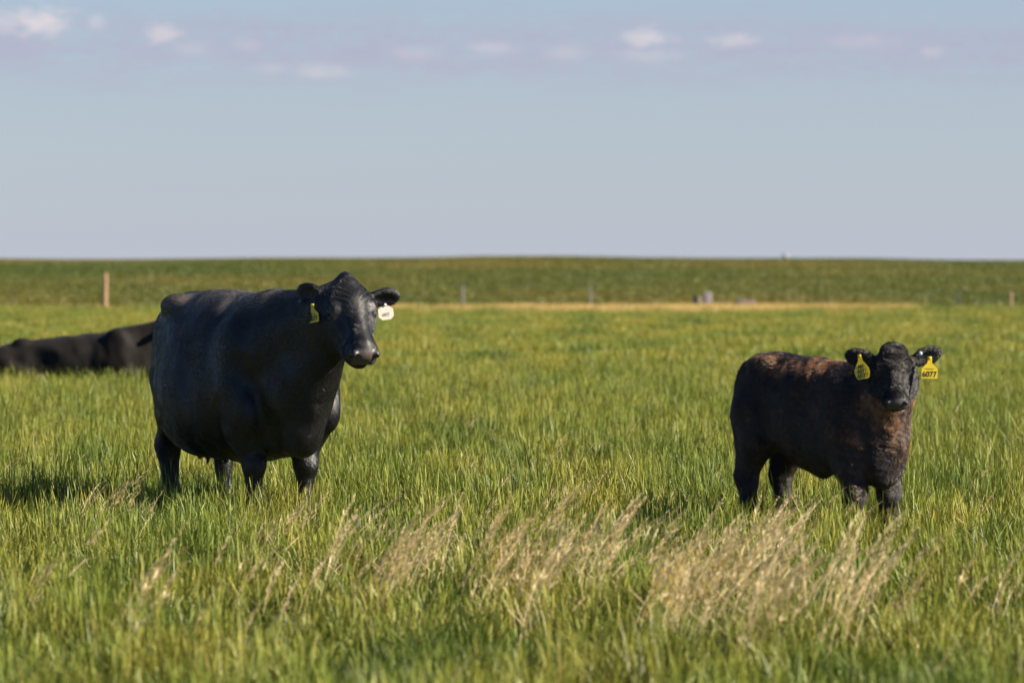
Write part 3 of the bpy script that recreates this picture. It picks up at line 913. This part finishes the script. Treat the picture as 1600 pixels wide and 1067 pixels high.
def cow_face(P):
    hp = HC.inv(P)
    return (hp[:, 0] > -.04) & (hp[:, 0] < .6) & (hp[:, 2] > -.24) & (np.abs(hp[:, 1]) < .3)
def cow_flow(P):
    h = head_flow(P, HC); on = (np.abs(h).sum(1) > .3)[:, None]
    return np.where(on, h, np.array([-1.0, 0, -.55]) + np.stack([0 * P[:, 0], np.sign(P[:, 1]) * .15, 0 * P[:, 0]], -1))
def tuft(P):
    return smooth_noise(P[:, 0] + .6 * P[:, 1], P[:, 2] * .7 - .5 * P[:, 1], 95, 61) + .6 * smooth_noise(P[:, 0] - .7 * P[:, 1], P[:, 2] * .6 + .4 * P[:, 1], 190, 62)
def on_ears(P, H):
    hp = H.inv(P)
    return (hp[:, 0] > -.12) & (hp[:, 0] < .2) & (hp[:, 2] > -.24) & (np.abs(hp[:, 1]) > .155) & (np.abs(hp[:, 1]) < .5)
def hair_keep(H):
    def f(P):
        hp = H.inv(P)
        near = (np.abs(hp[:, 1]) < .16) & (hp[:, 2] > -.24) & (hp[:, 0] > -.04) & (hp[:, 0] < .60)
        eye = (hp[:, 0] - .184) ** 2 + (np.abs(hp[:, 1]) - .115) ** 2 + (hp[:, 2] + .064) ** 2 < .030 ** 2
        return np.where(eye | (near & (hp[:, 0] > .445)), 0.02, np.where(near, 1.6, 1.0)) * (P[:, 2] > .10)
    return f
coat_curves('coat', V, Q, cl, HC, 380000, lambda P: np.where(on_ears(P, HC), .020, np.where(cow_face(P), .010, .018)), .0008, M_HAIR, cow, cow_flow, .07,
            lambda P, g: np.clip(np.minimum(g.normal(.30, .13, len(P)), .55) + 1.1 * cow_dust_sunlit(P) * g.random(len(P)) + .6 * (g.random(len(P)) < .0002), 0, 1), keep=hair_keep(HC), jitter=.20, swerve=.20)

# ------------------------------------------------------------------ the calf
TC = R(48)
calf = empty('calf', (at(1278, 30.75), 30.75, 0), -TC)
tag(calf, 'dark brown calf standing at the right with two yellow ear tags facing forward', 'calf')
ck = Clay((-.78, -.42, .02), (1.12, .42, 1.20), .0068)
ck.torso([(-.52, .86, .76, .02), (-.50, .945, .66, .085), (-.455, .998, .59, .14), (-.36, 1.02, .55, .178), (-.24, 1.018, .495, .205), (-.06, .998, .435, .228),
          (.12, .978, .385, .228), (.28, .97, .35, .205), (.40, .955, .335, .180), (.49, .89, .335, .145), (.55, .79, .37, .105), (.585, .65, .46, .04)], .04)
for sg in (1, -1):
    ck.ball((.30, sg * .145, .66), (.14, .085, .24), .06)
    ck.ball((.42, sg * .125, .55), (.085, .07, .11), .05)
    ck.ball((-.355, sg * .125, .73), (.145, .08, .25), .06)
    ck.ball((-.28, sg * .14, .955), (.06, .045, .04), .06)
    ck.ball((.08, sg * .275, .68), (.06, .05, .2), .09, sub=True)
    ck.ball((-.17, sg * .262, .70), (.07, .05, .12), .08, sub=True)
    ck.cone((.44, sg * .20, .78), (.53, sg * .11, .55), .015, .012, .10, sub=True)
    ck.chain([(.36, sg * .145, .62), (.375, sg * .140, .45), (.41, sg * .128, .28), (.41, sg * .125, .12), (.425, sg * .125, .06)], [.12, .082, .050, .036, .043], .05)
    ck.ball((.415, sg * .128, .275), (.047, .045, .055), .04)
    ck.chain([(-.34, sg * .13, .70), (-.31, sg * .14, .56), (-.415, sg * .13, .34), (-.39, sg * .128, .12), (-.365, sg * .128, .06)], [.13, .086, .047, .035, .043], .05)
    ck.cone((-.435, sg * .12, .68), (-.43, sg * .13, .37), .066, .038, .05)
ck.cone((-.06, 0, .46), (.045, 0, .39), .06, .030, .09)                   # sheath
CYAW = math.atan2(*to_local(TC, (math.sin(R(2)), -math.cos(R(2)), 0))[[1, 0]])
HK = HeadFrame((.647, -.077, 1.066), CYAW, R(57), .70, 1.20)
ck.cone((.36, 0, .74), (.60, -.035, .90), .205, .125, .08)
ck.cone((.47, 0, .58), (.61, -.035, .84), .145, .10, .08)
ck.ball((.48, 0, .455), (.09, .105, .12), .06)
wk = lambda v: to_local(TC, v)
calf_ears = build_head(ck, HK, [(wk((.90, .10, .30)), wk((.2, -.9, -.25)), .170, .100), (wk((-.88, .12, .22)), wk((-.15, -.9, -.3)), .160, .100)], 1.0)
ck.chain([(-.505, 0, .93), (-.54, 0, .80), (-.535, 0, .55), (-.52, 0, .42)], [.036, .024, .02, .024], .03)
ck.ball((-.52, 0, .36), (.03, .03, .08), .03)
def calf_tone(P):
    """russet where the coat is bleached: along the back, the throat and chest"""
    hp = HK.inv(P)
    back = np.exp(-((P[:, 2] - .955) / .055) ** 2) * np.clip((.44 - np.abs(P[:, 0] + .02)) / .2, 0, 1)
    chest = np.exp(-((P[:, 0] - .60) / .10) ** 2 - ((P[:, 2] - .76) / .12) ** 2) + .45 * np.exp(-((P[:, 0] - .56) / .10) ** 2 - ((P[:, 2] - .60) / .14) ** 2)
    nz_ = np.clip(.5 + .55 * smooth_noise(P[:, 0] * 8, P[:, 1] * 8 + P[:, 2] * 5, 1.6, 21) + .40 * smooth_noise(P[:, 0] * 30, P[:, 1] * 30 + P[:, 2] * 11, 1.6, 22), 0, 1)
    hd = (hp[:, 0] > -.05) & (hp[:, 0] < .6) & (hp[:, 2] > -.21) & (np.abs(hp[:, 1]) < .30)
    return np.where(hd, .06, np.clip(.08 + .27 * nz_ + .75 * back * nz_ + chest * (.36 + .50 * nz_), 0, 1))
V, Q = finish_body(calf, ck, HK, M_CALFHIDE, tone=lambda P: .8 * calf_tone(P), nose_amt=1.0)
for sg in (1, -1):
    hoof(calf, .43, sg * .125, .8); hoof(calf, -.36, sg * .128, .8)
def calf_flow(P):
    h = head_flow(P, HK); on = (np.abs(h).sum(1) > .3)[:, None]
    return np.where(on, h * .8, np.array([-1.0, 0, -.75])[None])
coat_curves('coat', V, Q, ck, HK, 330000, lambda P: np.where(on_ears(P, HK), .017, np.where(calf_tone(P) == .06, .010, .022 + .005 * np.clip(tuft(P), -1.5, 1.5))), .0009, M_CALFHAIR, calf, calf_flow, .20,
            lambda P, g: np.where(calf_tone(P) == .06, np.clip(g.normal(.08, .08, len(P)), 0, 1), np.clip(calf_tone(P) * (1 + .32 * tuft(P)) + .03 * tuft(P) + g.normal(.08, .14, len(P)), 0, 1)), jitter=.38, seed=5, keep=hair_keep(HK))

# ------------------------------------------------------------------ ear tags
def local_at(root, th, px, py, toward):
    """point in an animal's own space: picture column and row at its own depth, less a forward offset"""
    Y = root.location.y - toward
    w = np.array([at(px, Y) - root.location.x, -toward, CAM_H - (py - 427) / FPX * Y])
    return to_local(th, w)
def on_ear(spot, along, down, out=.014):
    """point on the face of an ear"""
    c, d, fn, length, wid = spot
    v = np.array([0, 0, -1.0]); v -= d * (v @ d); v -= fn * (v @ fn); v /= np.linalg.norm(v)
    return c + d * along * length + v * down * wid + fn * out
FACE = lambda th, world_yaw: world_yaw + th       # tag plane normal is -Y at yaw 0
ear_tag(cow, on_ear(cow_ears[1], -.36, .30, .075), FACE(TH, R(-48)), R(0), .092, .100, TAG_LARGE, M_YELLOW,
        [('6077', .040, -.078, M_INK, .85), ('~~~~~~', .016, -.053, M_INK, .8)], roll=R(-8), label='yellow ear tag reading 6077 seen edge on')
ear_tag(cow, on_ear(cow_ears[0], -.02, .36), FACE(TH, R(12)), R(-4), .088, .086, TAG_OCT, M_WHITE,
        [('6077', .026, -.056, M_FAINT, .8)], roll=R(-6), label='white ear tag with faded number')
ear_tag(calf, local_at(calf, TC, 1343, 556, .60), FACE(TC, R(-8)), R(-4), .082, .124, TAG_ROUND, M_YELLOW,
        [('MIB', .026, -.056, M_INK, .85), ('6077', .030, -.081, M_INK, .85), ('6077', .032, -.107, M_INK, .9)], roll=R(-10), label='yellow ear tag with three lines of writing')
ear_tag(calf, local_at(calf, TC, 1453, 559, .60), FACE(TC, R(6)), R(-4), .086, .110, TAG_LARGE, M_YELLOW,
        [('6077', .042, -.088, M_INK, .92), ('~~~~~~~~', .014, -.058, M_INK, .75)], roll=R(2), label='yellow ear tag with large 6077')
# small pale button at the top of the calf's left ear
k = 12
p = local_at(calf, TC, 1438, 552, .56)
V = []; F = []
for yy, r in ((-.004, .0001), (-.004, .010), (.002, .012), (.006, .010)):
    for i in range(k):
        a = 2 * math.pi * i / k; V.append((r * math.cos(a), yy, r * math.sin(a)))
for j in range(3):
    for i in range(k): F.append((j * k + i, j * k + (i + 1) % k, (j + 1) * k + (i + 1) % k, (j + 1) * k + i))
o = mesh_obj('ear_button', V, F, M_BUTTON, calf, True); o.location = p; o.rotation_euler = (R(-35), 0, FACE(TC, R(-30)))

# ------------------------------------------------------------------ the cow lying down behind
TL = R(10)
rest = empty('cow', (REST[0], REST[1], 0), -TL)
tag(rest, 'black cow lying in the grass at the far left', 'cow')
lc = Clay((-1.5, -.68, .01), (1.62, .68, 1.16), .014)
lc.torso([(-1.30, .40, .12, .03), (-1.25, .48, .05, .20), (-1.10, .55, .03, .36), (-.85, .62, .02, .46), (-.45, .68, .02, .50), (-.05, .72, .02, .48),
          (.30, .745, .03, .42), (.58, .765, .06, .34), (.74, .74, .12, .26), (.86, .70, .22, .17), (.92, .56, .32, .05)], .06)
lc.ball((-.92, -.30, .30), (.28, .22, .26), .10)                         # folded haunch
lc.chain([(-.80, -.38, .26), (-.45, -.52, .16), (-.68, -.58, .09), (-.38, -.60, .07)], [.16, .10, .065, .045], .05)
lc.ball((-.70, -.24, .60), (.10, .08, .07), .10)
lc.ball((-.42, -.53, .48), (.16, .09, .12), .12, sub=True)
lc.ball((.16, -.55, .46), (.10, .08, .22), .12, sub=True)
lc.ball((.48, -.27, .50), (.20, .13, .30), .10)                          # shoulder
lc.chain([(.55, -.22, .34), (.72, -.28, .12), (.40, -.32, .06)], [.12, .08, .055], .05)
lc.chain([(.60, .26, .34), (.92, .24, .13), (.66, .22, .07)], [.11, .075, .05], .05)
lc.cone((.50, 0, .52), (1.00, 0, .74), .27, .18, .12)
lc.cone((.74, 0, .44), (1.00, 0, .72), .20, .12, .10)
HL = HeadFrame((1.12, 0, .93), R(-20), R(42), 1.0)
wL = lambda v: to_local(TL, v)
build_head(lc, HL, [(wL((.3, .9, .15)), wL((.9, -.2, 0)), .19, .11), (wL((-.1, -.95, .15)), wL((.9, -.2, 0)), .19, .11)])
lc.chain([(-1.27, 0, .38), (-1.36, -.05, .20), (-1.28, -.25, .07), (-1.08, -.5, .05)], [.045, .03, .026, .03], .03)
V, Q = finish_body(rest, lc, HL, M_FARHIDE, folds=1.6)

# ------------------------------------------------------------------ along the fence line
M_WOOD, t, b = new_mat('weathered_wood')
tco = N(t, 'ShaderNodeTexCoord'); mp = N(t, 'ShaderNodeMapping'); mp.inputs['Scale'].default_value = (30, 30, 3)
t.links.new(tco.outputs['Object'], mp.inputs[0])
c = ramp(t, noise(t, 1.0, 5, mp.outputs[0]), [(.3, (.21, .125, .065)), (.7, (.40, .26, .15))])
t.links.new(c, b.inputs['Base Color']); setp(b, Roughness=.8)
M_STEEL = plain('pale_steel', (.40, .40, .38), .5)
M_DULL = plain('dull_metal', (.20, .21, .20), .6)
def wooden_post(px, h, r, label):
    V, F, k = [], [], 12
    x0 = at(px, FENCE_Y)
    prof = [(0, 1.0), (h * .5, .97), (h - .04, .95), (h - .01, .86), (h, .5)]
    for j, (z, s_) in enumerate(prof):
        for i in range(k):
            a = 2 * math.pi * i / k; w = 1 + .05 * math.sin(3 * a + j)
            V.append((r * s_ * w * math.cos(a) + .015 * z / h, r * s_ * w * math.sin(a), z + .012 * math.sin(a + 1) * (j > 2)))
    for j in range(len(prof) - 1):
        for i in range(k): F.append((j * k + i, j * k + (i + 1) % k, (j + 1) * k + (i + 1) % k, (j + 1) * k + i))
    F.append(tuple((len(prof) - 1) * k + i for i in range(k)))
    o = mesh_obj('fence_post', V, F, M_WOOD); o.location = (x0, FENCE_Y, 0)
    return tag(o, label, 'fence post', 'posts along the fence line')
def box_verts(x0, x1, y0, y1, z0, z1, V, F):
    b0 = len(V)
    V += [(x0, y0, z0), (x1, y0, z0), (x1, y1, z0), (x0, y1, z0), (x0, y0, z1), (x1, y0, z1), (x1, y1, z1), (x0, y1, z1)]
    F += [tuple(b0 + i for i in f) for f in ((0, 3, 2, 1), (4, 5, 6, 7), (0, 1, 5, 4), (1, 2, 6, 5), (2, 3, 7, 6), (3, 0, 4, 7))]
def t_post(px, h, mat, label, w=.05):
    root = empty('fence_post', (at(px, FENCE_Y), FENCE_Y, 0), random.uniform(-.2, .2))
    V, F = [], []
    box_verts(-w / 2, w / 2, 0, .008, 0, h, V, F)
    mesh_obj('flange', V, F, mat, root)
    V, F = [], []
    box_verts(-.005, .005, -.045, -.0005, 0, h - .01, V, F)
    for i in range(int((h - .2) / .06)):
        box_verts(-.009, .009, -.052, -.046, .2 + i * .06, .215 + i * .06, V, F)
    mesh_obj('studded_stem', V, F, mat, root)
    return tag(root, label, 'fence post', 'posts along the fence line')
wooden_post(164, 1.46, .092, 'thick tan wooden fence post at the left behind the lying cow')
t_post(723.5, 1.02, M_STEEL, 'thin grey metal fence post right of the standing cow', .08)
t_post(923, .97, M_STEEL, 'thin grey metal fence post nearest the middle of the fence line', .08)
t_post(1124, .44, M_STEEL, 'short pale stake just right of the small pump box')
t_post(1140, .44, M_STEEL, 'short pale stake just left of the low pinkish box')
t_post(1296, .55, M_DULL, 'dull metal fence post just left of the calf head in the distance')
t_post(1499, .80, M_DULL, 'dull metal fence post above the right ear of the calf', .07)
wooden_post(1579, .78, .055, 'short thin wooden fence post at the far right')
# equipment standing by the fence
pb = empty('pump_box', (at(1097, FENCE_Y + .4), FENCE_Y + .4, 0), R(3))
tag(pb, 'small tan and grey pump box with a dark end by the fence', 'pump box')
V, F = [], []; box_verts(-.34, -.16, -.2, .2, .10, .60, V, F); box_verts(-.31, -.19, -.16, .16, .602, .66, V, F)
mesh_obj('motor_housing', V, F, plain('dark_housing', (.035, .028, .025), .6), pb)
V, F = [], []; box_verts(-.157, .10, -.17, .17, .30, .585, V, F); box_verts(-.157, -.11, -.15, .15, 0, .298, V, F)
mesh_obj('tan_cover', V, F, plain('tan_cover', (.42, .38, .25), .6), pb)
V, F = [], []; box_verts(.103, .29, -.2, .2, .34, .68, V, F); box_verts(.10, .26, -.12, .12, .683, .78, V, F)
mesh_obj('grey_cabinet', V, F, plain('grey_cabinet', (.36, .31, .31), .6), pb)
V, F = [], []; box_verts(.293, .37, -.05, .05, 0, .76, V, F)
mesh_obj('support_post', V, F, M_STEEL, pb)
tr = empty('low_box', (at(1167, FENCE_Y + .4), FENCE_Y + .4, 0), R(-4))
tag(tr, 'low pinkish grey box with a bluish end standing by the fence', 'box')
V, F = [], []; box_verts(-.22, .30, -.22, .22, 0, .44, V, F); box_verts(-.16, .24, -.17, .17, .442, .475, V, F)
mesh_obj('tank', V, F, plain('pinkish_grey', (.42, .33, .31), .6), tr)
V, F = [], []; box_verts(-.34, -.223, -.15, .15, 0, .52, V, F)
mesh_obj('end_panel', V, F, plain('bluish_grey', (.27, .29, .35), .5), tr)
# a small pale marker on the crest of the far field
mk = empty('crest_marker', (at(1228, 592), 592, float(hill(np.array(at(1228, 592)), np.array(592.0)))))
tag(mk, 'small pale rounded marker on the crest of the far field', 'marker')
V, F, k = [], [], 10
for j, (z, r) in enumerate(((0, .20), (.35, .22), (.5, .22), (.6, .15), (.66, .06))):
    for i in range(k):
        a = 2 * math.pi * i / k; V.append((r * math.cos(a), r * math.sin(a), z))
for j in range(4):
    for i in range(k): F.append((j * k + i, j * k + (i + 1) % k, (j + 1) * k + (i + 1) % k, (j + 1) * k + i))
F.append(tuple(4 * k + i for i in range(k)))
mesh_obj('marker_drum', V, F, plain('pale_paint', (.36, .34, .34), .6), mk, True)
V, F = [], []; box_verts(-.34, -.26, -.04, .04, 0, .7, V, F)
mesh_obj('marker_stake', V, F, M_DULL, mk)
